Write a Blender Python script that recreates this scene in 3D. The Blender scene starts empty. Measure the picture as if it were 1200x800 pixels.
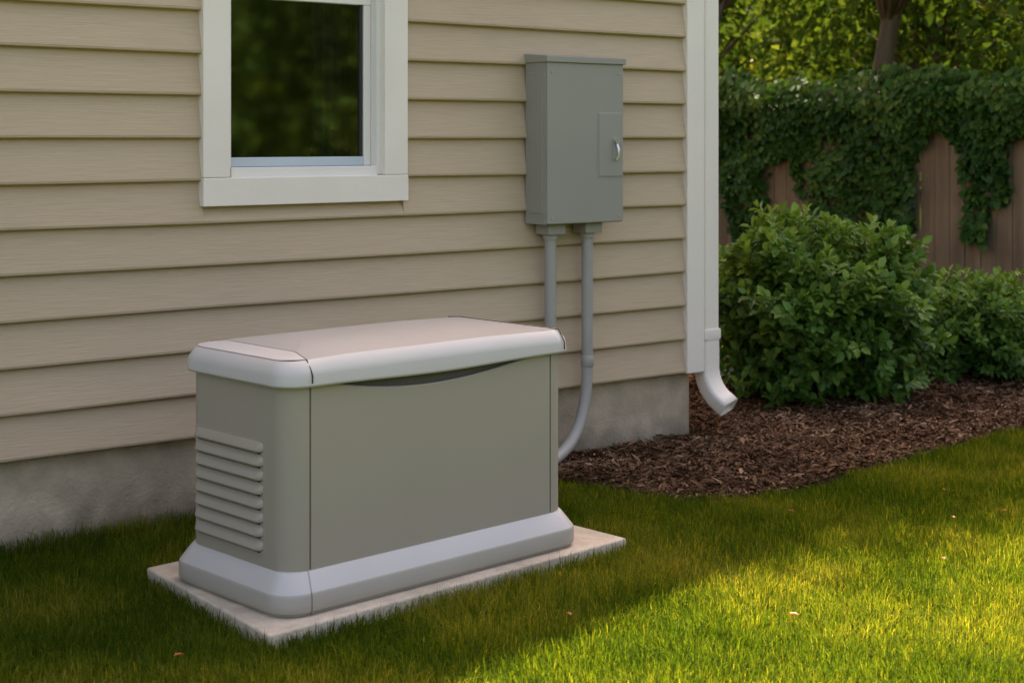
import bpy, math, random
import numpy as np
from mathutils import Vector
random.seed(7); rng=np.random.default_rng(11)
S=bpy.context.scene
S.view_settings.view_transform='Standard'; S.view_settings.look='None'; S.view_settings.exposure=0; S.view_settings.gamma=1

# ------------------------------------------------------------------ materials
def newmat(name):
    m=bpy.data.materials.new(name); m.use_nodes=True
    nt=m.node_tree; nt.nodes.clear(); return m,nt,nt.nodes,nt.links
def mat(name,col,rough=.6,var=.12,scale=6,bump=.0,bscale=60,stretch=(1,1,1),spec=.4,var2=0.0,scale2=1.2,col2=None,metal=0,bdist=.01,grime=None):
    m,nt,N,L=newmat(name)
    out=N.new('ShaderNodeOutputMaterial'); p=N.new('ShaderNodeBsdfPrincipled')
    tc=N.new('ShaderNodeTexCoord'); mp=N.new('ShaderNodeMapping'); mp.inputs['Scale'].default_value=stretch
    L.new(tc.outputs['Object'],mp.inputs['Vector'])
    n=N.new('ShaderNodeTexNoise'); n.inputs['Scale'].default_value=scale; n.inputs['Detail'].default_value=4
    L.new(mp.outputs[0],n.inputs['Vector'])
    n2=N.new('ShaderNodeTexNoise'); n2.inputs['Scale'].default_value=scale2; n2.inputs['Detail'].default_value=3
    L.new(tc.outputs['Object'],n2.inputs['Vector'])
    r=N.new('ShaderNodeMapRange'); r.inputs['From Min'].default_value=.3; r.inputs['From Max'].default_value=.7
    r.inputs['To Min'].default_value=1-var; r.inputs['To Max'].default_value=1+var; L.new(n.outputs[0],r.inputs['Value'])
    mx=N.new('ShaderNodeMix'); mx.data_type='RGBA'; mx.inputs[6].default_value=(*col,1)
    c2=col2 or tuple(c*.7 for c in col); mx.inputs[7].default_value=(*c2,1)
    r2=N.new('ShaderNodeMapRange'); r2.inputs['From Min'].default_value=.42; r2.inputs['From Max'].default_value=.72
    r2.inputs['To Min'].default_value=0; r2.inputs['To Max'].default_value=var2; L.new(n2.outputs[0],r2.inputs['Value'])
    fac=r2.outputs[0]
    if grime:   # (z_low, z_high, amount): soil splash that fades upward
        sx=N.new('ShaderNodeSeparateXYZ'); L.new(tc.outputs['Object'],sx.inputs[0])
        gr=N.new('ShaderNodeMapRange'); gr.inputs['From Min'].default_value=grime[1]; gr.inputs['From Max'].default_value=grime[0]
        gr.inputs['To Min'].default_value=0; gr.inputs['To Max'].default_value=grime[2]
        jt=N.new('ShaderNodeMath'); jt.operation='MULTIPLY_ADD'; L.new(n.outputs[0],jt.inputs[0]); jt.inputs[1].default_value=(grime[1]-grime[0])*.9; L.new(sx.outputs[2],jt.inputs[2])
        jm=N.new('ShaderNodeMath'); jm.operation='SUBTRACT'; L.new(jt.outputs[0],jm.inputs[0]); jm.inputs[1].default_value=(grime[1]-grime[0])*.45
        L.new(jm.outputs[0],gr.inputs['Value']); am=N.new('ShaderNodeMath'); am.operation='ADD'; am.use_clamp=True
        L.new(fac,am.inputs[0]); L.new(gr.outputs[0],am.inputs[1]); fac=am.outputs[0]
    L.new(fac,mx.inputs[0])
    vm=N.new('ShaderNodeVectorMath'); vm.operation='SCALE'; L.new(mx.outputs[2],vm.inputs[0]); L.new(r.outputs[0],vm.inputs['Scale'])
    L.new(vm.outputs[0],p.inputs['Base Color'])
    rr=N.new('ShaderNodeMapRange'); rr.inputs['To Min'].default_value=max(0,rough-.08); rr.inputs['To Max'].default_value=min(1,rough+.08)
    L.new(n2.outputs[0],rr.inputs['Value']); L.new(rr.outputs[0],p.inputs['Roughness'])
    p.inputs['Specular IOR Level'].default_value=spec; p.inputs['Metallic'].default_value=metal
    if bump>0:
        b=N.new('ShaderNodeBump'); b.inputs['Strength'].default_value=bump; b.inputs['Distance'].default_value=bdist
        nb=N.new('ShaderNodeTexNoise'); nb.inputs['Scale'].default_value=bscale; nb.inputs['Detail'].default_value=4
        L.new(mp.outputs[0],nb.inputs['Vector']); L.new(nb.outputs[0],b.inputs['Height']); L.new(b.outputs[0],p.inputs['Normal'])
    L.new(p.outputs[0],out.inputs[0]); return m
def leafmat(name,c0,c1,c2,trans=.3,rough=.45,spec=.4,tcol=(1.25,1.2,.5),pscale=1.0,pamt=.3,simple=False):
    m,nt,N,L=newmat(name)
    out=N.new('ShaderNodeOutputMaterial')
    a=N.new('ShaderNodeAttribute'); a.attribute_name='rnd'
    cr=N.new('ShaderNodeValToRGB'); e=cr.color_ramp.elements
    e[0].color=(*c0,1); e[1].color=(*c2,1); x=e.new(.55); x.color=(*c1,1)
    if pamt>0:
        tc=N.new('ShaderNodeTexCoord'); n=N.new('ShaderNodeTexNoise'); n.inputs['Scale'].default_value=pscale; n.inputs['Detail'].default_value=1
        L.new(tc.outputs['Object'],n.inputs['Vector'])
        r=N.new('ShaderNodeMapRange'); r.inputs['From Min'].default_value=.3; r.inputs['From Max'].default_value=.7
        r.inputs['To Min'].default_value=-pamt; r.inputs['To Max'].default_value=pamt; L.new(n.outputs[0],r.inputs['Value'])
        ad=N.new('ShaderNodeMath'); ad.operation='ADD'; ad.use_clamp=True
        L.new(a.outputs['Fac'],ad.inputs[0]); L.new(r.outputs[0],ad.inputs[1]); L.new(ad.outputs[0],cr.inputs[0])
    else: L.new(a.outputs['Fac'],cr.inputs[0])
    if simple:
        p=N.new('ShaderNodeBsdfDiffuse'); L.new(cr.outputs[0],p.inputs[0])
    else:
        p=N.new('ShaderNodeBsdfPrincipled')
        L.new(cr.outputs[0],p.inputs['Base Color']); p.inputs['Roughness'].default_value=rough; p.inputs['Specular IOR Level'].default_value=spec
    if trans<=0:
        L.new(p.outputs[0],out.inputs[0]); return m
    t=N.new('ShaderNodeBsdfTranslucent'); vm=N.new('ShaderNodeVectorMath'); vm.operation='MULTIPLY'; vm.inputs[1].default_value=tcol
    L.new(cr.outputs[0],vm.inputs[0]); L.new(vm.outputs[0],t.inputs[0])
    mx=N.new('ShaderNodeMixShader'); mx.inputs[0].default_value=trans
    L.new(p.outputs[0],mx.inputs[1]); L.new(t.outputs[0],mx.inputs[2]); L.new(mx.outputs[0],out.inputs[0]); return m

M_siding=mat('siding_paint',(.475,.362,.235),.62,.05,5,.28,9,(1.2,1,28),.3,.45,.7,(.38,.29,.19),bdist=.006)
M_found=mat('foundation_concrete',(.43,.345,.24),.9,.16,9,.5,70,spec=.2,var2=.8,scale2=1.6,col2=(.22,.175,.125),grime=(0,.14,.9))
M_trim=mat('white_trim_paint',(.76,.685,.59),.45,.03,4,.05,60,spec=.4)
M_vinyl=mat('window_vinyl',(.72,.675,.61),.4,.02,4)
M_sash=mat('sash_grey',(.45,.50,.52),.4,.02,4)
M_lid=mat('generator_lid_paint',(.51,.48,.45),.38,.03,3,.12,420,spec=.45,bdist=.001)
M_lidtop=mat('generator_top_paint',(.37,.345,.31),.42,.03,3,.15,420,spec=.4,bdist=.001)
M_body=mat('generator_body_paint',(.35,.305,.24),.42,.025,3,.15,420,spec=.4,bdist=.001,var2=.35,scale2=1.5,col2=(.32,.28,.22))
M_plinth=mat('generator_plinth_shaded',(.39,.355,.30),.42,.03,3,.12,420,spec=.4,bdist=.001,var2=.2,col2=(.24,.21,.15),grime=(.05,.085,.6))  # light grey darkened for the upright band: its shading is put into the colour
M_core=mat('generator_inner_shaded',(.10,.09,.075),.6,.03,3)  # taupe core coloured darker, painting in the shade under the lid
M_dark=mat('seam_dark',(.03,.028,.025),.7,.03,3)
M_pad=mat('pad_concrete',(.52,.44,.34),.9,.14,14,.5,90,spec=.2,var2=.7,scale2=4,col2=(.36,.31,.23))
M_box=mat('electrical_box_paint',(.28,.268,.222),.45,.03,4,.08,300,spec=.4,bdist=.001,var2=.3,scale2=2,col2=(.255,.245,.20))
M_cond=mat('conduit_grey',(.33,.31,.27),.45,.04,8)
M_metal=mat('latch_metal',(.6,.6,.58),.3,.05,10,metal=.9)
M_fence=mat('fence_wood',(.155,.115,.072),.85,.3,3,.6,14,(3,3,.35),.15,.6,1.5,(.08,.062,.042))
M_bark=mat('bark',(.10,.075,.05),.9,.3,6,.0,18,(2,2,.5),.1)
M_mulchbase=mat('mulch_soil',(.065,.038,.022),.95,.4,40,.9,60,spec=.1)
M_roof=mat('roof_shingle',(.09,.085,.08),.9,.2,20,.6,40,spec=.1)
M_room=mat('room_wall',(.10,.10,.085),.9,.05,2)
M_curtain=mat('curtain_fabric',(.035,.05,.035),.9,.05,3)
M_chip=leafmat('mulch_chips',(.050,.028,.016),(.140,.080,.045),(.33,.21,.13),trans=.0,pscale=2.5,pamt=.25,simple=True)
M_grass=leafmat('grass_blades',(.026,.058,.006),(.080,.122,.010),(.225,.22,.036),trans=.5,tcol=(2.05,1.65,.5),pscale=1.6,pamt=.28,simple=True)
M_shrub=leafmat('shrub_leaves',(.030,.085,.012),(.092,.185,.026),(.21,.31,.05),trans=.28,rough=.42,spec=.28,pscale=3,pamt=.15)
M_ivy=leafmat('ivy_leaves',(.016,.050,.007),(.044,.105,.014),(.12,.18,.025),trans=.28,rough=.5,spec=.2,pscale=2,pamt=.2)
M_tree=leafmat('tree_leaves',(.024,.050,.010),(.055,.093,.016),(.13,.16,.028),trans=.32,pscale=.6,pamt=.25,tcol=(1.5,1.3,.5),simple=True)
M_fallen=leafmat('fallen_leaf',(.25,.06,.02),(.35,.12,.03),(.4,.22,.08),trans=.2,pamt=0)

def groundmat():
    m,nt,N,L=newmat('ground_turf')
    out=N.new('ShaderNodeOutputMaterial'); p=N.new('ShaderNodeBsdfDiffuse')
    tc=N.new('ShaderNodeTexCoord'); n=N.new('ShaderNodeTexNoise'); n.inputs['Scale'].default_value=35; n.inputs['Detail'].default_value=5
    L.new(tc.outputs['Object'],n.inputs['Vector']); cr=N.new('ShaderNodeValToRGB'); e=cr.color_ramp.elements
    e[0].position=.35; e[0].color=(.028,.040,.006,1); e[1].position=.7; e[1].color=(.08,.098,.014,1)
    L.new(n.outputs[0],cr.inputs[0]); L.new(cr.outputs[0],p.inputs[0]); L.new(p.outputs[0],out.inputs[0]); return m
M_ground=groundmat()
def glassmat():
    m,nt,N,L=newmat('window_glass')
    out=N.new('ShaderNodeOutputMaterial'); t=N.new('ShaderNodeBsdfTransparent'); t.inputs[0].default_value=(.75,.82,.76,1)
    g=N.new('ShaderNodeBsdfGlossy'); g.inputs['Roughness'].default_value=.05; f=N.new('ShaderNodeFresnel'); f.inputs['IOR'].default_value=1.6
    mu=N.new('ShaderNodeMath'); mu.operation='MULTIPLY'; mu.inputs[1].default_value=5.0; mu.use_clamp=True
    L.new(f.outputs[0],mu.inputs[0]); mx=N.new('ShaderNodeMixShader'); L.new(mu.outputs[0],mx.inputs[0]); L.new(t.outputs[0],mx.inputs[1]); L.new(g.outputs[0],mx.inputs[2])
    L.new(mx.outputs[0],out.inputs[0]); return m
M_glass=glassmat()

# ------------------------------------------------------------------ helpers
def link(ob,parent=None):
    S.collection.objects.link(ob)
    if parent: ob.parent=parent
    return ob
def empty(name,loc=(0,0,0),rz=0):
    e=bpy.data.objects.new(name,None); e.location=loc; e.rotation_euler=(0,0,rz); e.empty_display_size=.2; return link(e)
def mesh(name,v,f,mats,parent=None,midx=None,smooth=False,bevel=0,bseg=2,autos=None):
    f=[tuple(int(i) for i in q) for q in f]
    assert max(max(q) for q in f)<len(v),name
    me=bpy.data.meshes.new(name); me.from_pydata([tuple(map(float,p)) for p in v],[],f)
    for m in (mats if isinstance(mats,(list,tuple)) else [mats]): me.materials.append(m)
    if midx:
        assert len(midx)==len(me.polygons),name
        me.polygons.foreach_set('material_index',midx)
    if smooth or autos: me.polygons.foreach_set('use_smooth',[True]*len(me.polygons))
    me.update()
    if autos: me.set_sharp_from_angle(angle=math.radians(autos))
    ob=link(bpy.data.objects.new(name,me),parent)
    if bevel>0:
        b=ob.modifiers.new('bevel','BEVEL'); b.width=bevel; b.segments=bseg; b.limit_method='ANGLE'; b.angle_limit=math.radians(40)
    return ob
def box(name,x0,x1,y0,y1,z0,z1,m,parent=None,bevel=.003):
    v=[(x0,y0,z0),(x1,y0,z0),(x1,y1,z0),(x0,y1,z0),(x0,y0,z1),(x1,y0,z1),(x1,y1,z1),(x0,y1,z1)]
    f=[(0,3,2,1),(4,5,6,7),(0,1,5,4),(1,2,6,5),(2,3,7,6),(3,0,4,7)]
    return mesh(name,v,f,m,parent,bevel=bevel)
def sweep_data(path,section,scales=None,ref=None):
    P=[Vector(p) for p in path]; n=len(P); k=len(section); V=[];F=[]
    t0=(P[1]-P[0]).normalized()
    u=Vector(ref) if ref else (Vector((1,0,0)) if abs(t0.x)<.8 else Vector((0,1,0)))
    for i in range(n):
        t=(P[min(i+1,n-1)]-P[max(i-1,0)]).normalized()
        u=(u-t*u.dot(t)).normalized(); w=t.cross(u)
        s=scales[i] if scales else 1
        for a,b in section: V.append(P[i]+u*a*s+w*b*s)
    for i in range(n-1):
        for j in range(k):
            a=i*k+j; b=i*k+(j+1)%k; F.append((a,b,b+k,a+k))
    F.append(tuple(range(k))[::-1]); F.append(tuple((n-1)*k+j for j in range(k)))
    return V,F
def circ(r,n=14): return [(r*math.cos(2*math.pi*i/n),r*math.sin(2*math.pi*i/n)) for i in range(n)]
def join_data(parts):
    V=[];F=[]
    for v,f in parts:
        o=len(V); V+=list(v); F+=[tuple(i+o for i in q) for q in f]
    return V,F
def npmesh(name,V,faces,nper,rnd,m,parent=None,smooth=False):
    assert faces.max()<len(V) and len(rnd)==len(V) and nper.sum()==len(faces),name
    me=bpy.data.meshes.new(name)
    me.vertices.add(len(V)); me.vertices.foreach_set('co',np.ascontiguousarray(V,dtype=np.float32).ravel())
    starts=np.concatenate([[0],np.cumsum(nper)[:-1]]).astype(np.int32)
    me.loops.add(len(faces)); me.loops.foreach_set('vertex_index',np.ascontiguousarray(faces,dtype=np.int32))
    me.polygons.add(len(nper)); me.polygons.foreach_set('loop_start',starts)
    me.update(calc_edges=True)
    a=me.attributes.new('rnd','FLOAT','POINT'); a.data.foreach_set('value',np.ascontiguousarray(rnd,dtype=np.float32))
    me.materials.append(m)
    return link(bpy.data.objects.new(name,me),parent)
def unit(a): return a/np.maximum(np.linalg.norm(a,axis=1,keepdims=True),1e-9)
def leaves(name,P,D,Nn,size,m,asp=.5,parent=None,rnd=None,fold=.18,fine=False,droop=.15):
    n=len(P); D=unit(D); Nn=unit(Nn-D*np.sum(Nn*D,1,keepdims=True)); R=np.cross(D,Nn); s=size[:,None]
    if rnd is None: rnd=rng.random(n)
    if fine:
        b=P; t=P+D*s-Nn*s*droop
        r1=P+D*s*.3+R*s*asp*.42+Nn*s*fold*.6; r2=P+D*s*.68+R*s*asp*.40+Nn*s*(fold*.4)
        l1=P+D*s*.3-R*s*asp*.42+Nn*s*fold*.6; l2=P+D*s*.68-R*s*asp*.40+Nn*s*(fold*.4)
        V=np.stack([b,r1,r2,t,l2,l1],1).reshape(-1,3); o=np.arange(n)[:,None]*6
        f=(o+np.array([[0,1,2,3,0,3,4,5]])).ravel(); return npmesh(name,V,f,np.full(2*n,4),np.repeat(rnd,6),m,parent)
    t=P+D*s-Nn*s*droop; r=P+D*s*.45+R*s*asp*.5+Nn*s*fold*.5; l=P+D*s*.45-R*s*asp*.5+Nn*s*fold*.5
    V=np.stack([P,r,t,l],1).reshape(-1,3); o=np.arange(n)[:,None]*4
    f=(o+np.array([[0,1,2,0,2,3]])).ravel(); return npmesh(name,V,f,np.full(2*n,3),np.repeat(rnd,4),m,parent)
def inpoly(x,y,poly):
    r=np.zeros(len(x),bool); j=len(poly)-1
    for i in range(len(poly)):
        xi,yi=poly[i]; xj,yj=poly[j]
        c=((yi>y)!=(yj>y))&(x<(xj-xi)*(y-yi)/((yj-yi) or 1e-9)+xi); r^=c; j=i
    return r

# ------------------------------------------------------------------ ground
g=mesh('ground',[(-150,-150,0),(150,-150,0),(150,150,0),(-150,150,0)],[(0,1,2,3)],M_ground)

# ------------------------------------------------------------------ house
H=empty('clapboard_house')
HX0=-9.0; WALLH=2.65; SL=.4; RX=-4.5; HD=8.0; Z0=.345; EX=.165
box('foundation',HX0,-.004,.02,HD,-.3,Z0+.02,M_found,H,.006)
wx0,wx1,wz0,wz1=-2.707,-1.751,1.235,2.80     # casing outer
ox0,ox1,oz0,oz1=-2.592,-1.868,1.348,2.69     # opening
def roofh(x): return WALLH+SL*(-x if x>RX else (x-HX0))
V=[];F=[]
def course(xa,xb,z,za):
    prof=[(-.037,z+.011),(-.0355,z+.003),(-.031,z),(-.002,z),(-.002,za),(-.0055,za)]
    dz=random.uniform(-.0008,.0008)
    n=max(1,int((xb-xa)/.6)); k=len(prof); o=len(V)
    for i in range(n+1):
        x=xa+(xb-xa)*i/n; w=.0016*math.sin(x*2.1+z*9)+.0009*math.sin(x*5.3+z*17)
        for y,zz in prof: V.append((x,y+(w*.8 if y<-.01 else 0),zz+dz+w*.9))
    for i in range(n):
        for j in range(k):
            a=o+i*k+j; b=o+i*k+(j+1)%k; F.append((a,a+k,b+k,b))
    F.append(tuple(o+j for j in range(k))); F.append(tuple(o+n*k+j for j in range(k))[::-1])
z=Z0
while z<roofh(RX)-.2:
    za=z+EX+.004; xr=-.080; xl=HX0
    if za>WALLH: xr=min(xr,-(za-WALLH)/SL); xl=max(xl,HX0+(za-WALLH)/SL)
    if z<wz1 and za>wz0:
        course(xl,wx0+.01,z,za) ; course(wx1-.01,xr,z,za)
        if z<wz0-.005 : course(wx0+.0101,wx1-.0101,z,wz0+.01)
        if za>wz1: course(wx0+.0101,wx1-.0101,wz1-.01,za)
    else: course(xl,xr,z,za)
    z+=EX
mesh('siding',V,F,M_siding,H)
V=[];F=[];z=Z0
while z<WALLH-.02:
    o=len(V)
    for y in (.085,HD):
        V+= [(.0285,y,z+.006),(.0255,y,z),(0.003,y,z),(0.003,y,z+EX),(.0105,y,z+EX)]
    for j in range(5): a=o+j;b=o+(j+1)%5; F.append((a,a+5,b+5,b))
    F.append(tuple(range(o,o+5))); F.append(tuple(range(o+5,o+10))[::-1]); z+=EX
mesh('end_wall_siding',V,F,M_siding,H)
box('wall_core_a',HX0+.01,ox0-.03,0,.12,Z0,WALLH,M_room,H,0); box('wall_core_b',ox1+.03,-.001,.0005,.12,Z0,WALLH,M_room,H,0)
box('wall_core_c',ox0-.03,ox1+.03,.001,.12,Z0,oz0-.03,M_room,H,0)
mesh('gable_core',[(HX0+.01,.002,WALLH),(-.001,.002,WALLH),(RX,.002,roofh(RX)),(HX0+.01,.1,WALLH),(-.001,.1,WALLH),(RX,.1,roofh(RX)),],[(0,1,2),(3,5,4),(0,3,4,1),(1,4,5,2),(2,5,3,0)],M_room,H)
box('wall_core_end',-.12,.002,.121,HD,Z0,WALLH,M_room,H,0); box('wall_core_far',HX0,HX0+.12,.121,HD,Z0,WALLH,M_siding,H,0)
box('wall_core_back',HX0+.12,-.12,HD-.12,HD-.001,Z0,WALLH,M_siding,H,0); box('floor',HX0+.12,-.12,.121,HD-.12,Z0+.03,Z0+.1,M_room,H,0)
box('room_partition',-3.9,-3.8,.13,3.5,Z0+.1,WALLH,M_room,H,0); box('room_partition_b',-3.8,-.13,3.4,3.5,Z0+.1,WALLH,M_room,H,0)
ov=.28; yo=-.12
def slab(name,x0,z0,x1,z1,t=.11):
    v=[(x0,yo,z0),(x1,yo,z1),(x1,HD+.2,z1),(x0,HD+.2,z0),(x0,yo,z0+t),(x1,yo,z1+t),(x1,HD+.2,z1+t),(x0,HD+.2,z0+t)]
    return mesh(name,v,[(0,3,2,1),(4,5,6,7),(0,1,5,4),(1,2,6,5),(2,3,7,6),(3,0,4,7)],M_roof,H)
slab('roof_right',RX,roofh(RX),ov,WALLH-SL*ov); slab('roof_left',HX0-ov,WALLH-SL*ov,RX,roofh(RX)+.001)
box('corner_board',-.083,.034,-.046,.084,Z0-.004,WALLH-.03,M_trim,H,.003)
c=-.052
box('window_casing_left',wx0,ox0,c,.0,wz0+.112,wz1,M_trim,H); box('window_casing_right',ox1,wx1,c,.0,wz0+.112,wz1,M_trim,H)
box('window_casing_bottom',wx0-.001,wx1+.001,c-.003,.0,wz0,wz0+.1105,M_trim,H); box('window_casing_top',ox0+.001,ox1-.001,c+.001,.0,oz1,wz1,M_trim,H)
box('window_jamb_left',ox0-.02,ox0+.018,-.022,.10,oz0-.0,oz1,M_vinyl,H,.002); box('window_jamb_right',ox1-.022,ox1+.02,-.022,.10,oz0,oz1,M_vinyl,H,.002)
box('window_sill',ox0+.018,ox1-.022,-.028,.10,oz0-.012,oz0+.036,M_vinyl,H,.003); box('window_head',ox0+.018,ox1-.022,-.02,.10,oz1-.03,oz1+.01,M_vinyl,H,.002)
sy0,sy1=.022,.060
sx0,sx1=ox0+.0185,ox1-.0225
box('sash_stile_left',sx0,sx0+.026,sy0,sy1,oz0+.037,2.06,M_vinyl,H,.003); box('sash_stile_right',sx1-.034,sx1,sy0,sy1,oz0+.037,2.06,M_vinyl,H,.003)
box('sash_bottom_rail',sx0+.026,sx1-.034,sy0+.002,sy1,oz0+.037,oz0+.075,M_sash,H,.003); box('sash_meeting_rail',sx0,sx1,sy0-.002,sy1,2.06,2.10,M_vinyl,H,.003)
box('upper_stile_left',sx0,sx0+.026,sy0+.02,sy1+.02,2.10,oz1-.03,M_vinyl,H,.003); box('upper_stile_right',sx1-.034,sx1,sy0+.02,sy1+.02,2.10,oz1-.03,M_vinyl,H,.003)
box('sash_glazing_bead',sx1-.046,sx1-.034,sy0+.010,sy1-.004,oz0+.075,2.06,M_dark,H,.001)
mesh('window_glass',[(sx0+.02,.042,oz0+.07),(sx1-.03,.042,oz0+.07),(sx1-.03,.042,oz1-.03),(sx0+.02,.042,oz1-.03)],[(0,1,2,3)],M_glass,H)
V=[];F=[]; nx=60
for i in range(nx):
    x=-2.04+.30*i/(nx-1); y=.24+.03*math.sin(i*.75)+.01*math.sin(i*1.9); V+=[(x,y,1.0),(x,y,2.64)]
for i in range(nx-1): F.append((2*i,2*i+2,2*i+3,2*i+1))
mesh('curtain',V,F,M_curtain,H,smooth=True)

# ------------------------------------------------------------------ downspout
D=empty('downspout')
def rrect(w,d,r,n=4):
    o=[]
    for cx,cy,a0 in ((w/2-r,d/2-r,0),(-w/2+r,d/2-r,90),(-w/2+r,-d/2+r,180),(w/2-r,-d/2+r,270)):
        for i in range(n+1):
            a=math.radians(a0+90*i/n); o.append((cx+r*math.cos(a),cy+r*math.sin(a)))
    return o
dc=(.098,.0)
v,f=sweep_data([(dc[0],dc[1],WALLH-.12),(dc[0],dc[1],.50)],rrect(.104,.078,.014),ref=(1,0,0)); mesh('pipe',v,f,M_trim,D,autos=40)
v,f=sweep_data([(dc[0],dc[1],.545),(dc[0],dc[1],.535),(dc[0],dc[1],.505),(dc[0],dc[1],.495)],rrect(.122,.096,.016),[.97,1,1,.97],ref=(1,0,0)); mesh('collar',v,f,M_trim,D,autos=40)
path=[(dc[0],dc[1],.52),(dc[0],dc[1],.40)]
dx,dy=.28,-.96
R_=.17
for i in range(1,13):
    a=math.radians(62*i/12); o=R_*(1-math.cos(a)); path.append((dc[0]+dx*o,dc[1]+dy*o,.36-R_*math.sin(a)*1.15))
lx,ly,lz=path[-1]; path.append((lx+dx*.035,ly+dy*.035,lz-.025))
sc=[1+.018*(i%2) for i in range(len(path))]
v,f=sweep_data(path,rrect(.112,.086,.02),sc,ref=(1,0,0)); f=f[:-1]
el=mesh('elbow',v,f,M_trim,D,autos=50)
so=el.modifiers.new('s','SOLIDIFY'); so.thickness=.003
box('strap',dc[0]-.075,dc[0]+.056,dc[1]-.043,dc[1]+.03,2.3,2.33,M_trim,D,.002)

# ------------------------------------------------------------------ electrical box
B=empty('electrical_panel_box')
bx0,bx1,by0,bz0,bz1=-1.093,-.632,-.182,1.113,1.845
box('cabinet',bx0,bx1,by0+.012,-.028,bz0,bz1,M_box,B,.003)
box('front_cover',bx0+.002,bx1-.002,by0,by0+.0115,bz0+.003,bz1-.004,M_box,B,.004)
v=[(bx0-.008,by0-.010,bz1-.006),(bx1+.008,by0-.010,bz1-.006),(bx1+.008,-.028,bz1-.006),(bx0-.008,-.028,bz1-.006),
   (bx0-.008,by0-.010,bz1+.022),(bx1+.008,by0-.010,bz1+.022),(bx1+.008,-.028,bz1+.036),(bx0-.008,-.028,bz1+.036)]
mesh('rain_hood',v,[(0,3,2,1),(4,5,6,7),(0,1,5,4),(1,2,6,5),(2,3,7,6),(3,0,4,7)],M_box,B,bevel=.003)
box('side_panel',bx0-.003,bx0+.004,by0+.03,-.05,bz0+.05,bz1-.05,M_box,B,.002)
box('door_gap',-.790,-.640,by0-.0015,by0+.002,1.322,1.618,M_cond,B,.0)
box('access_door',-.787,-.643,by0-.005,by0+.001,1.325,1.615,M_box,B,.002)
box('latch_plate',-.705,-.672,by0-.009,by0-.004,1.40,1.50,M_box,B,.004)
v,f=sweep_data([(-.688,by0-.005,1.485),(-.688,by0-.022,1.485)],circ(.013)); mesh('lock',v,f,M_metal,B,autos=40)
v,f=sweep_data([(-.688,by0-.015,1.475),(-.688,by0-.026,1.45),(-.684,by0-.026,1.42),(-.690,by0-.018,1.40)],circ(.006)); mesh('latch_handle',v,f,M_metal,B,autos=40)
for i,(sx,sz) in enumerate(((bx0+.03,bz0+.03),(bx1-.03,bz0+.03),(bx0+.03,bz1-.05),(bx1-.03,bz1-.05))):
    v,f=sweep_data([(sx,by0+.001,sz),(sx,by0-.003,sz)],circ(.006,10)); mesh('screw_%d'%i,v,f,M_cond,B,autos=40)
def conduit(path,topx):
    C=empty('electrical_conduit')
    P=[Vector(p) for p in path]; fine=[]
    for i in range(len(P)-1):
        p0=P[max(i-1,0)];p1=P[i];p2=P[i+1];p3=P[min(i+2,len(P)-1)]
        for t in np.linspace(0,1,6)[:-1]:
            t=float(t); fine.append(.5*((2*p1)+(p2-p0)*t+(2*p0-5*p1+4*p2-p3)*t*t+(3*p1-p0-3*p2+p3)*t**3))
    fine.append(P[-1])
    v,f=sweep_data(fine,circ(.0265,18)); mesh('pipe',v,f,M_cond,C,autos=50)
    box('hub',topx-.050,topx+.050,-.14,-.045,bz0-.048,bz0-.0005,M_box,C,.004)
    v,f=sweep_data([(topx,-.09,bz0-.047),(topx,-.09,bz0-.070)],circ(.034,18)); mesh('lock_nut',v,f,M_cond,C,autos=50)
    for zc in (.50,):
        v,f=sweep_data([(topx,-.09,zc),(topx,-.09,zc-.004),(topx,-.09,zc-.05),(topx,-.09,zc-.054)],circ(.030,18),[.9,1,1,.9]); mesh('coupling',v,f,M_cond,C,autos=50)
conduit([(-.997,-.09,bz0),(-.997,-.09,.9),(-.997,-.09,.6),(-.997,-.09,.3),(-.997,-.09,-.05)],-.997)
cp=[(0,bz0),(0,.9),(0,.6),(0,.45),(.004,.38),(.02,.30),(.06,.21),(.12,.145),(.2,.10),(.32,.07),(.6,.05),(1.0,.04)]
conduit([(-.776-.94*t,-.09-.34*t,z_) for t,z_ in cp],-.776)

# ------------------------------------------------------------------ generator
GO=(-3.036,-1.41); GR=math.radians(5.4)
G=empty('standby_generator',(GO[0],GO[1],0),GR)
XE=.042
def outline(x0,x1,y0,y1,r,ns=10,notches=(),nd=.006,nw=.0035,nseg=48):
    pts=[]
    def lin(a,b,n):
        for i in range(n): pts.append((a[0]+(b[0]-a[0])*i/n,a[1]+(b[1]-a[1])*i/n))
    cur=x0+r
    for q in sorted(notches):
        q=max(q,cur+nw+.002)
        lin((cur,y0),(q-nw,y0),nseg)
        pts.extend([(q-nw,y0),(q-nw*.7,y0+nd),(q+nw*.7,y0+nd)]); cur=q+nw
    lin((cur,y0),(max(x1-r,cur+.001),y0),nseg)
    def arc(cx,cy,a0):
        for i in range(ns):
            a=math.radians(a0+90*i/ns); pts.append((cx+r*math.cos(a),cy+r*math.sin(a)))
    arc(x1-r,y0+r,-90); lin((x1,y0+r),(x1,y1-r),20); arc(x1-r,y1-r,0); lin((x1-r,y1),(x0+r,y1),40); arc(x0+r,y1-r,90); lin((x0,y1-r),(x0,y0+r),20); arc(x0+r,y0+r,180)
    return pts
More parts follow.
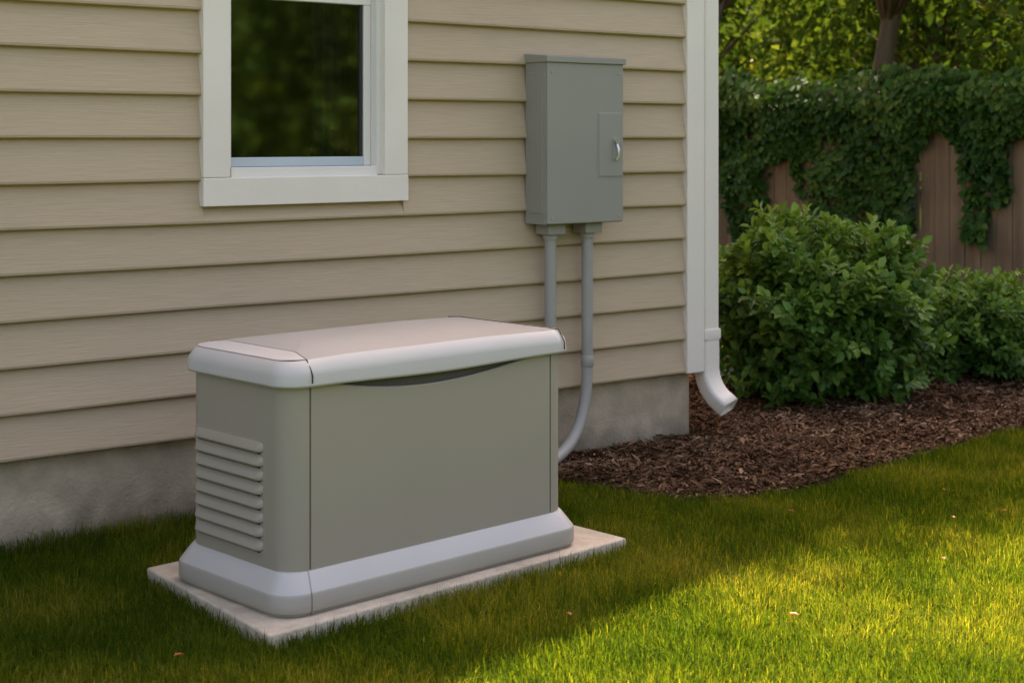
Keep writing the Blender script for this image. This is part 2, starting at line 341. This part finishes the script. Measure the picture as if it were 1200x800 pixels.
def loft(name,rings,m,cap0=True,cap1=True,parent=G,autos=30,midx=None):
    k=len(rings[0]); V=[];F=[]
    for r in rings:
        assert len(r)==k,name
        V+=r
    for i in range(len(rings)-1):
        for j in range(k):
            a=i*k+j;b=i*k+(j+1)%k; F.append((a,b,b+k,a+k))
    mi=None
    if midx: mi=[midx[i] for i in range(len(rings)-1) for j in range(k)]
    if cap0: F.append(tuple(range(k))[::-1])
    if cap1: F.append(tuple((len(rings)-1)*k+j for j in range(k)))
    if mi: mi+= [midx[0]]*(1 if cap0 else 0)+[midx[-1]]*(1 if cap1 else 0)
    return mesh(name,V,F,m,parent,autos=autos,midx=mi)
def ring(ins,z,x0=-.10,x1=1.16+XE,y0=0,y1=.66,r=.095,notches=(0.0,),nd=.005):
    rr=max(.02,r-ins*.6)
    o=outline(x0+ins,x1-ins,y0+ins,y1-ins,rr,notches=notches,nd=nd); return [(p[0],p[1],z) for p in o]
loft('plinth',[ring(a,b,notches=(.002,)) for a,b in ((.012,.0515),(.010,.060),(.001,.064),(0,.070),(0,.112),(.003,.120),(.036,.168),(.041,.174),(.050,.177),(.075,.178))],
     [M_plinth,M_lid],midx=[0,0,0,0,0,1,1,1,1])
def bring(ins,z,nt=()): return ring(ins,z,-.055,1.115+XE,.045,.615,.078,nt)
loft('inner_core',[bring(.018,.15),bring(.018,.775)],M_core,autos=30)
NT=(0.0265,1.030+XE)
o=outline(-.055,1.115+XE,.045,.615,.078,notches=NT,nd=.014,nw=.0036)
oi=outline(-.055+.012,1.115+XE-.012,.045+.012,.615-.012,.070,notches=NT,nd=.005,nw=.0036)
k=len(o); assert k==len(oi)
def topz(x,y):
    if y<.06 and .0<x<1.06:
        a=(x-.10)/(1.01-.10)
        if 0<a<1: return .748-.052*math.sin(math.pi*min(1,a**.9))**.85
    return .748
V=[];F=[]
for (x,y) in o: V.append((x,y,.168))
for (x,y) in o: V.append((x,y,topz(x,y)-.004))
for (x,y),(xi,yi) in zip(o,oi): V.append((x+(xi-x)*.3,y+(yi-y)*.3,topz(x,y)))
for (x,y),(xi,yi) in zip(o,oi): V.append((xi,yi,topz(x,y)-.002))
for (x,y),(xi,yi) in zip(o,oi): V.append((xi,yi,topz(x,y)-.05))
for i in range(4):
    for j in range(k):
        a=i*k+j;b=i*k+(j+1)%k; F.append((a,b,b+k,a+k))
mesh('enclosure_panels',V,F,M_body,G,autos=32)
loft('base_reveal',[bring(.006,.150),bring(.006,.1745)],M_dark,False,False)
# lid
LX0,LX1=-.078,1.138+XE
def sst(t): t=min(1,max(0,t)); return t*t*(3-2*t)
def dropf(x): return sst((x-LX0)/.26)*.5+sst((LX1-x)/.45)*.5
LN=.018
def lring(ins,z,crown=0):
    o=outline(LX0+ins,LX1-ins,.020+ins,.640-ins,max(.03,.088-ins*.5),notches=(),nd=.003,nseg=80)
    return [(x,y,z+dropf(x)*crown) for x,y in o]
def lipz(x,y,z):
    if y<.05 and .05<x<1.05: return z-.008*math.sin(math.pi*(x-.05))**2
    return z
r0=[(x,y,lipz(x,y,zz)) for x,y,zz in lring(.020,.742)]
r1=[(x,y,lipz(x,y,zz)) for x,y,zz in lring(.004,.740)]
r2=[(x,y,lipz(x,y,zz)) for x,y,zz in lring(0,.746)]
loft('lid_rim',[r0,r1,r2,lring(.002,.772,.004),lring(.006,.786,.006),lring(.020,.8045,.010),lring(.030,.811,.014)],M_lid,False,False,autos=35)
def topz2(x,y):
    t=max(0,min(x-LX0-.030,LX1-.030-x,y-.05,.61-y)); return .811+.010*min(1,t*5)+dropf(x)*(.014+.014*min(1,t*6))
b0=lring(.030,0)
rings=[]
for s in (0,.05,.12,.22,.36,.52,.7,.86,1.0):
    rr=[]
    for x,y,_ in b0:
        cx_=min(max(x,LX0+.30),LX1-.30); X_=x+(cx_-x)*s; Y_=y+(.33-y)*s; rr.append((X_,Y_,topz2(X_,Y_)))
    rings.append(rr)
loft('lid_top',rings,[M_lidtop],False,False,autos=60)
for nm,xs,xe in (('cap_seam_a',LN,.045),('cap_seam_b',1.075+XE,1.055+XE)):
    pth=[(xs,.0195,.752),(xs,.0195,.775),(xs,.025,.787),(xs,.040,.8065)]
    pth+=[(xs+(xe-xs)*min(1,(y-.05)/.1),y,topz2(xs+(xe-xs)*min(1,(y-.05)/.1),y)+.0002) for y in np.linspace(.05,.62,30)]
    v,f=sweep_data(pth,[(-.0018,-.0022),(.0018,-.0022),(.0018,.0008),(-.0018,.0008)],ref=(1,0,0)); mesh(nm,v,f,M_dark,G)
V=[];F=[];ny=60;nxs=12
ys=np.linspace(.0505,.6095,ny)
for yy in ys:
    rr_=.073; e=0
    if yy<.05+rr_: e=rr_-math.sqrt(max(0,rr_**2-(.05+rr_-yy)**2))
    if yy>.61-rr_: e=rr_-math.sqrt(max(0,rr_**2-(yy-.61+rr_)**2))
    xa=-.048+e; xb=LN+(.045-LN)*min(1,max(0,(yy-.05)/.1))-.002
    for i in range(nxs):
        x=xa+(xb-xa)*i/(nxs-1); V.append((x,yy,topz2(x,yy)+.0022))
for a in range(ny-1):
    for i in range(nxs-1):
        q=a*nxs+i; F.append((q,q+1,q+1+nxs,q+nxs))
mesh('lid_end_cap',V,F,M_lid,G,smooth=True)
xl=-.055
nl=8; zt=.562; pitch=.0435
box('louver_back',xl-.0008,xl+.01,.170,.560,zt-nl*pitch-.004,zt+.004,M_body,G,.001)
for i in range(nl):
    z1=zt-i*pitch; z0=z1-pitch*.80
    V=[];F=[];prof=[(0.002,z1),(-.006,z1-.006),(-.014,z1-.018),(-.017,z0+.006),(-.013,z0),(.002,z0+.004)]
    ysl=[.175,.178,.185,.20,.53,.545,.552,.555]; sc_=[0.05,.45,.8,1,1,.8,.45,.05]
    for yy,s_ in zip(ysl,sc_):
        for px_,zz in prof: V.append((xl+(px_*s_ if px_<0 else px_),yy,(zz-(z0+z1)/2)*(.55+.45*s_)+(z0+z1)/2))
    kk=len(prof)
    for a in range(len(ysl)-1):
        for j in range(kk):
            p_=a*kk+j;q_=a*kk+(j+1)%kk; F.append((p_,q_,q_+kk,p_+kk))
    mesh('louver_%d'%(i+1),V,F,M_body,G,autos=45)
    box('louver_slot_%d'%(i+1),xl-.0018,xl+.004,.19,.54,z0-.0065,z0+.002,M_dark,G,0)

def g2w(a,b): return (GO[0]+a*math.cos(GR)-b*math.sin(GR),GO[1]+a*math.sin(GR)+b*math.cos(GR))
padc=[g2w(-.195,-.058),g2w(1.375,-.045),g2w(1.375,.82),g2w(-.085,.82)]
v=[(x,y,-.05) for x,y in padc]+[(x,y,.05) for x,y in padc]
mesh('concrete_pad',v,[(0,3,2,1),(4,5,6,7),(0,1,5,4),(1,2,6,5),(2,3,7,6),(3,0,4,7)],M_pad,bevel=.008,bseg=3)

# ------------------------------------------------------------------ mulch bed
mp=[(-1.22,.03),(-1.17,-.3),(-1.10,-.55),(-1.07,-.74),(-.98,-.93),(-.76,-1.05),(-.31,-1.085),(.27,-1.0),(.9,-.92),(1.53,-.87),(3,-.80),(4.8,-.75),(4.8,11),(-.02,11),(-.02,.03)]
mesh('mulch_bed',[(x,y,.006) for x,y in mp],[tuple(range(len(mp)))],M_mulchbase)
def scatter_poly(n,x0,x1,y0,y1,poly):
    x=rng.uniform(x0,x1,n); y=rng.uniform(y0,y1,n); k=inpoly(x,y,poly); return x[k],y[k]
x1_,y1_=scatter_poly(190000,-1.3,2.8,-1.15,1.6,mp); x2_,y2_=scatter_poly(22000,2.0,4.7,-.9,4.5,mp); x3_,y3_=scatter_poly(1500,-1.3,2.5,-1.2,.0,[(a-.03*(a<3),b-.05) for a,b in mp])
x=np.concatenate([x1_,x2_,x3_]); y=np.concatenate([y1_,y2_,y3_])
k=~((x<0.0)&(y>.015)); x=x[k];y=y[k]; n=len(x)
zc=.008+rng.random(n)**1.5*.034+.012*np.sin(x*3.1+1)*np.sin(y*4.3)
P=np.stack([x,y,zc],1); a=rng.uniform(0,2*np.pi,n); D_=np.stack([np.cos(a),np.sin(a),rng.normal(0,.28,n)],1)
Nn=np.stack([rng.normal(0,.45,n),rng.normal(0,.45,n),np.ones(n)],1)
leaves('mulch_chips',P,D_,Nn,rng.gamma(2.4,.0085,n)+.006,M_chip,asp=.30,parent=bpy.data.objects['mulch_bed'],rnd=rng.beta(1.6,2.2,n),fold=.15,droop=.03)

# ------------------------------------------------------------------ lawn grass
CAM=(-5.447,-5.445); vd=(.6197,.7848)
n=640000
x=rng.uniform(-5.2,4.2,n); y=rng.uniform(-4.0,.015,n)
dep=(x-CAM[0])*vd[0]+(y-CAM[1])*vd[1]
keep=(rng.random(n)<np.where(dep>3.9,1,.25))&(rng.random(n)<np.where(x>2.2,.45,1))
fr=.018*np.sin(x*23)+.02*np.sin(x*9+y*7)+rng.normal(0,.014,n)
keep&=~inpoly(x+fr*.5,y+.02+fr,mp)
pc=[(p[0],p[1]) for p in padc]; keep&=~inpoly(x,y,pc)
x=x[keep];y=y[keep];n=len(x)
print('blades',n)
patch=.5+.5*np.sin(x*2.7+1.3*np.sin(y*3.1))*np.sin(y*3.7+1.1*np.sin(x*2.3))
fine_=.5+.5*np.sin(x*11+2*np.sin(y*9))*np.sin(y*13+2*np.sin(x*7))
clump=.5+.5*np.sin(x*31+3*np.sin(y*19))*np.sin(y*37+3*np.sin(x*23))
h=(.024+.016*rng.random(n)+.010*patch+.008*fine_+.010*clump)*rng.choice([1,1,1,1.3,.7],n)
wallb=(y>-.10)&(x<-1.2); h=np.where(wallb,h*1.5,h)
w=rng.uniform(.0018,.0034,n)
az=rng.uniform(0,2*np.pi,n); lean=np.abs(rng.normal(0,.6,n)); 
ld=np.stack([np.cos(az)+.35*np.sin(x*17+y*11),np.sin(az)+.35*np.cos(y*15-x*9),np.zeros(n)],1); az2=az+np.pi/2+rng.normal(0,.5,n)
wd=np.stack([np.cos(az2),np.sin(az2),np.zeros(n)],1)
P=np.stack([x,y,np.zeros(n)],1); up=np.array([[0,0,1.]])
mid=P+up*(h*.55)[:,None]+ld*(h*lean*.35)[:,None]; tip=P+up*(h*(1-.25*lean).clip(.3,1))[:,None]+ld*(h*lean*1.1)[:,None]
V=np.stack([P-wd*(w*.5)[:,None],P+wd*(w*.5)[:,None],mid+wd*(w*.42)[:,None],mid-wd*(w*.42)[:,None],tip],1).reshape(-1,3)
o=np.arange(n)[:,None]*5; f=(o+np.array([[0,1,2,3,3,2,4]])).ravel(); sizes=np.tile([4,3],n)
rv=np.clip(rng.beta(2.0,2.5,n)+.12*(fine_-.5)+.16*(clump-.5)+(rng.random(n)<.035)*.5,0,1)
npmesh('lawn_grass',V,f,sizes,np.repeat(rv,5),M_grass)
fl=[(-3.95,-.62),(-.12,-1.58),(.0,-2.05),(-.25,-1.93),(-.5,-1.9),(-2.42,-1.9),(-1.0,-2.2),(-1.9,-2.3),(.9,-1.5),(-3.5,-1.5),(-.9,-1.45)]
P=np.array([(a,b,.055) for a,b in fl]); n=len(P); a=rng.uniform(0,6.28,n)
leaves('fallen_leaves',P,np.stack([np.cos(a),np.sin(a),np.full(n,.2)],1),np.tile([.2,.1,1.],(n,1)),rng.uniform(.026,.040,n),M_fallen,asp=.7,fine=True,rnd=rng.random(n)*.5)

# ------------------------------------------------------------------ shrubs
def shrub(cx,cy,rx,ry,h,ntip,seed,leaf=.052):
    r=np.random.default_rng(seed); E=empty('shrub')
    z0=.07
    d=unit(r.normal(0,1,(ntip,3))); d[:,2]=np.where(d[:,2]<-.2,-d[:,2]*.9,d[:,2]); d[:,2]=np.where(r.random(ntip)<.22,-r.uniform(.1,.85,ntip),d[:,2]); d=unit(d)
    lump=1+.13*np.sin(d[:,0]*5+1+seed)*np.sin(d[:,1]*6+2)+.10*np.sin(d[:,2]*9+d[:,0]*7)
    rad=lump*(1-.42*r.random(ntip)**1.8)*np.where(r.random(ntip)<.12,1.12,1)
    C=np.array([cx,cy,h*.46]); T=C+d*rad[:,None]*np.array([rx,ry,h*.53]); T[:,2]=np.maximum(T[:,2],z0+.08*r.random(ntip))
    parts=[]
    for i in range(0,ntip,6):
        b=Vector((cx+r.normal(0,.07),cy+r.normal(0,.07),0)); t=Vector(T[i]); m=b.lerp(t,.5)+Vector((0,0,-.02+.1*r.random()))
        m.x+= (t.x-b.x)*.08
        parts.append(sweep_data([b,m,t],circ(1,4),[.009,.005,.002]))
    v,f=join_data(parts); mesh('stems',v,f,M_bark,E)
    PL=[];DL=[];NL=[];RL=[]
    for i in range(ntip):
        ax=unit((d[i]*np.array([1,1,.6])+np.array([0,0,.55])+r.normal(0,.25,3))[None])[0]
        nl_=r.integers(8,14); shade=r.normal(0,.12)
        s=unit(np.cross(ax,[.3,.2,.9])[None])[0]; q=np.cross(ax,s)
        for j in range(nl_):
            ph=j*2.4+r.random(); al=.11*(j/nl_)
            out=s*math.cos(ph)+q*math.sin(ph)
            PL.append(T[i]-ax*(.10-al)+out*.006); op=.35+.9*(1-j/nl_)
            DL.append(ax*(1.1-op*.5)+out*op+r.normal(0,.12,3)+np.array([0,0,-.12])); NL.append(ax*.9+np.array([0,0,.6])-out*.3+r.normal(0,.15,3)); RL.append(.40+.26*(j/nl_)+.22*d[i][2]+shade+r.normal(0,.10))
    n=len(PL); P_=np.array(PL); P_[:,2]=np.maximum(P_[:,2],.03)
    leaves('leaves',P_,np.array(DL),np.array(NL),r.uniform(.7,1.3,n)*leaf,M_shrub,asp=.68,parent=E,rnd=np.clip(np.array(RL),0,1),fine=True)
    ni=ntip*3; di=unit(r.normal(0,1,(ni,3))); pi_=C+di*(.35+.45*r.random(ni))[:,None]*np.array([rx,ry,h*.5])
    pi_[:,2]=np.maximum(pi_[:,2],.06)
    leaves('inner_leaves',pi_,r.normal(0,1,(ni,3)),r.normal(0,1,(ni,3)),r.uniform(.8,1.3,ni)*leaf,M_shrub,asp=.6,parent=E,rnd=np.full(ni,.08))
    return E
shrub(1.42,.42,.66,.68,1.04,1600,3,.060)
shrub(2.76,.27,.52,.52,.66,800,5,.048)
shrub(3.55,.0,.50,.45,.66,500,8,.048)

# ------------------------------------------------------------------ fence + ivy
FX=4.65; FH=1.88
Fe=empty('wooden_fence')
y=-6.0; 
parts=[]
bxf=[(0,3,2,1),(4,5,6,7),(0,1,5,4),(1,2,6,5),(2,3,7,6),(3,0,4,7)]
def bxv(x0,x1,y0,y1,z0,z1): return [(x0,y0,z0),(x1,y0,z0),(x1,y1,z0),(x0,y1,z0),(x0,y0,z1),(x1,y0,z1),(x1,y1,z1),(x0,y1,z1)]
while y<13:
    w_=.14; j=random.uniform(-.006,.006); t=random.uniform(-.012,.012)
    parts.append((bxv(FX+j,FX+.018+j,y,y+w_-.006,.03,FH+t),bxf)); y+=w_
v,f=join_data(parts); mesh('boards',v,f,M_fence,Fe,bevel=.002,bseg=1)
v,f=join_data([(bxv(FX+.026,FX+.07,-6,13,zz,zz+.09),bxf) for zz in (.3,1.0,1.6)]+[(bxv(FX+.071,FX+.16,yy,yy+.09,-.2,FH-.02),bxf) for yy in np.arange(-6,13,2.4)])
mesh('rails_and_posts',v,f,M_fence,Fe)
r=np.random.default_rng(21)
def hang(y):
    b=1.25+.45*np.sin(y*2.3+.5)+.35*np.sin(y*5.1+1)+.18*np.sin(y*13)
    b=np.where(y<2.15,.42+.10*np.sin(y*9),b+.35)
    b=np.where(np.abs(y-1.58)<.10,1.15,b); b=np.where(np.abs(y-1.36)<.05,.75,b)
    b=np.where(np.abs(y-3.45)<.25,.50,b); b=np.where(np.abs(y-3.36)<.04,.85,b)
    return np.clip(b,.3,1.85)
n=60000; yy=r.uniform(-2,9.5,n); zt_=FH+.16+.05*np.sin(yy*3.3)+.04*np.sin(yy*8.1)+.03*np.sin(yy*17)
u=r.random(n)**.85; zz=zt_-u*(hang(yy)+.15)*1.0
thick=.05+.16*np.clip((zz-1.45)/.4,0,1)+.03*np.sin(yy*6+zz*8)
xx=FX-thick*r.random(n)**.45; top=zz>FH-.05; xx=np.where(top,FX+.02+ (r.random(n)-.5)*2*(.22*np.sqrt(np.clip(1-((zz-FH)/.22)**2,0.05,1))),xx)
cl=np.sin(yy*14+2*np.sin(zz*9))*np.sin(zz*15+yy*4); keep=(r.random(n)<np.clip(.72+.5*cl+.8*(zz>1.6),.12,1))&(zz>.03)
P=np.stack([xx-.02*cl,yy,zz],1)[keep]; n=len(P)
Dv=np.stack([-.45+r.normal(0,.3,n),r.normal(0,.6,n),-.7+r.normal(0,.45,n)],1); Nv=np.stack([-1+r.normal(0,.3,n),r.normal(0,.4,n),.55+r.normal(0,.4,n)],1)
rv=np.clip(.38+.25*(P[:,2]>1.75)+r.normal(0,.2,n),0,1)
IV=empty('ivy'); leaves('ivy_leaves',P,Dv,Nv,r.uniform(.045,.085,n),M_ivy,asp=.85,parent=IV,rnd=rv,fine=True)
parts=[]
for yv in np.arange(-1.8,9.4,.13):
    hh=float(hang(np.array([yv]))[0]); parts.append(sweep_data([(FX-.02,yv,FH+.05),(FX-.03,yv+.04*math.sin(yv*9),FH-hh*.5),(FX-.015,yv+.03,FH-hh)],circ(.004,4)))
v,f=join_data(parts); mesh('vines',v,f,M_bark,IV)

# ------------------------------------------------------------------ trees
def tree(cx,cy,ctr,rad,ncl,per,leaf,seed,tr=.13,name='tree',spread=.30,mat_=None):
    r=np.random.default_rng(seed); E=empty(name)
    C=np.array(ctr,float); Rr=np.array(rad,float)
    d=unit(r.normal(0,1,(ncl,3))); rr=r.random(ncl)**(1/2.2)
    lump=1+.16*np.sin(d[:,0]*4+seed)*np.sin(d[:,2]*5+seed*2)
    K=C+d*(rr*lump)[:,None]*Rr
    parts=[]; b=Vector((cx,cy,-.1)); top=Vector((ctr[0],ctr[1],ctr[2]+rad[2]*.3)); fork=b.lerp(top,.55)+Vector((r.normal(0,.1),r.normal(0,.1),0))
    parts.append(sweep_data([b,b.lerp(fork,.06),b.lerp(fork,.5)+Vector((.05,.04,0)),fork,top],circ(1,10),[tr*1.5,tr*1.05,tr*.85,tr*.65,tr*.15]))
    for i in range(0,ncl,2):
        t=r.uniform(.25,1); s=b.lerp(fork,.75+.25*t) if t<.6 else fork.lerp(top,(t-.6)*1.5)
        e=Vector(K[i]); m=s.lerp(e,.5)+Vector((r.normal(0,.08),r.normal(0,.08),-.08+.2*r.random()))
        parts.append(sweep_data([s,m,e],circ(1,5),[tr*.22,tr*.12,tr*.03]))
    v,f=join_data(parts); mesh('trunk_and_limbs',v,f,M_bark,E,smooth=True)
    n=ncl*per; idx=np.repeat(np.arange(ncl),per)
    off=r.normal(0,1,(n,3))*np.array([spread,spread,spread*.6])*r.uniform(.6,1.25,ncl)[idx][:,None]
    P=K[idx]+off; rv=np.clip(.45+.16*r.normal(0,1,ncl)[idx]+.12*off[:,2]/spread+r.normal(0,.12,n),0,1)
    D_=unit(off)*.6+r.normal(0,.6,(n,3))+np.array([0,0,-.3]); N_=r.normal(0,.6,(n,3))+np.array([0,0,.9])
    leaves('crown_leaves',P,D_,N_,r.uniform(.7,1.3,n)*leaf,mat_ or M_tree,asp=.6,parent=E,rnd=rv)
    return E
tree(1.9,4.3,(2.2,2.45,5.1),(1.6,1.45,1.2),120,95,.12,31)
tree(3.6,4.5,(4.0,2.7,5.0),(1.8,1.5,1.2),130,95,.12,32)
tree(6.6,4.5,(6.5,3.5,5.2),(2.1,1.9,1.5),110,80,.13,33)
tree(5.6,7.5,(5.6,7.3,5.2),(2,1.9,1.6),90,70,.14,34)
bt=[(8.2,2.2,3.4,2.0,2.2),(9.3,5.5,3.2,2.2,2.1),(8.6,9.0,3.3,2.4,2.2),(10.5,-1.0,3.5,2.4,2.4),(12.5,3.0,4.0,2.8,3.0),(13,8.5,4.2,3.0,3.2),(7.6,12.5,3.6,2.6,2.5),(17,5,5,3.6,4.0),(16,12,5,3.8,4.0)]
for i,(a,b,c_,r_,rz) in enumerate(bt):
    tree(a,b,(a,b,c_),(r_,r_,rz),80,62,.14 if a<11 else .21,50+i,tr=.10,spread=.32 if a<11 else .5)
for i,(a,b) in enumerate([(3,-17),(8,-16),(13,-14)]):
    tree(a,b,(a,b,3.6),(3.0,2.8,2.8),90,60,.28,80+i,tr=.2,spread=.7)
r=np.random.default_rng(99); n=16000; ang=r.uniform(0,2*np.pi,n); R0=42+6*np.sin(ang*7)+r.normal(0,2.5,n)
zz=r.random(n)**.8*(5+1.2*np.sin(ang*9)+1.*np.sin(ang*23))*np.where(np.sin(ang)>-.2,1.3,1); P=np.stack([R0*np.cos(ang),R0*np.sin(ang),zz],1)
leaves('distant_trees',P,r.normal(0,1,(n,3)),r.normal(0,1,(n,3)),r.uniform(.9,1.7,n),M_tree,asp=.8,rnd=np.clip(r.normal(.35,.18,n),0,1))

# ------------------------------------------------------------------ light
sv=Vector((.5,.6,1.0)).normalized()
W=bpy.data.worlds.new('World'); S.world=W; W.use_nodes=True; nt=W.node_tree
bg=nt.nodes['Background']; sk=nt.nodes.new('ShaderNodeTexSky'); sk.sky_type='NISHITA'; sk.sun_disc=False
sk.sun_elevation=math.asin(sv.z); sk.sun_rotation=math.atan2(sv.x,sv.y); sk.air_density=.8; sk.dust_density=3.5; sk.ozone_density=.4
wm=nt.nodes.new('ShaderNodeVectorMath'); wm.operation='MULTIPLY'; wm.inputs[1].default_value=(1.21,.985,.81)
nt.links.new(sk.outputs[0],wm.inputs[0]); nt.links.new(wm.outputs[0],bg.inputs[0]); bg.inputs[1].default_value=.64
sl=bpy.data.lights.new('sun','SUN'); sl.energy=23; sl.angle=math.radians(1.2); sl.color=(1,.91,.72)
so=link(bpy.data.objects.new('sun',sl)); so.rotation_euler=(-sv).to_track_quat('-Z','Y').to_euler(); so.location=(5,6,12)

# ------------------------------------------------------------------ camera
cd=bpy.data.cameras.new('camera'); cam=link(bpy.data.objects.new('camera',cd))
cam.location=(CAM[0],CAM[1],1.5); cam.rotation_euler=(math.radians(90),0,-math.atan2(vd[0],vd[1]))
cd.sensor_width=36; cd.lens=54; cd.shift_y=-(400-162)/1200; cd.clip_end=500; cd.clip_start=.05
cd.dof.use_dof=True; cd.dof.focus_distance=5.6; cd.dof.aperture_fstop=4.0
S.camera=cam
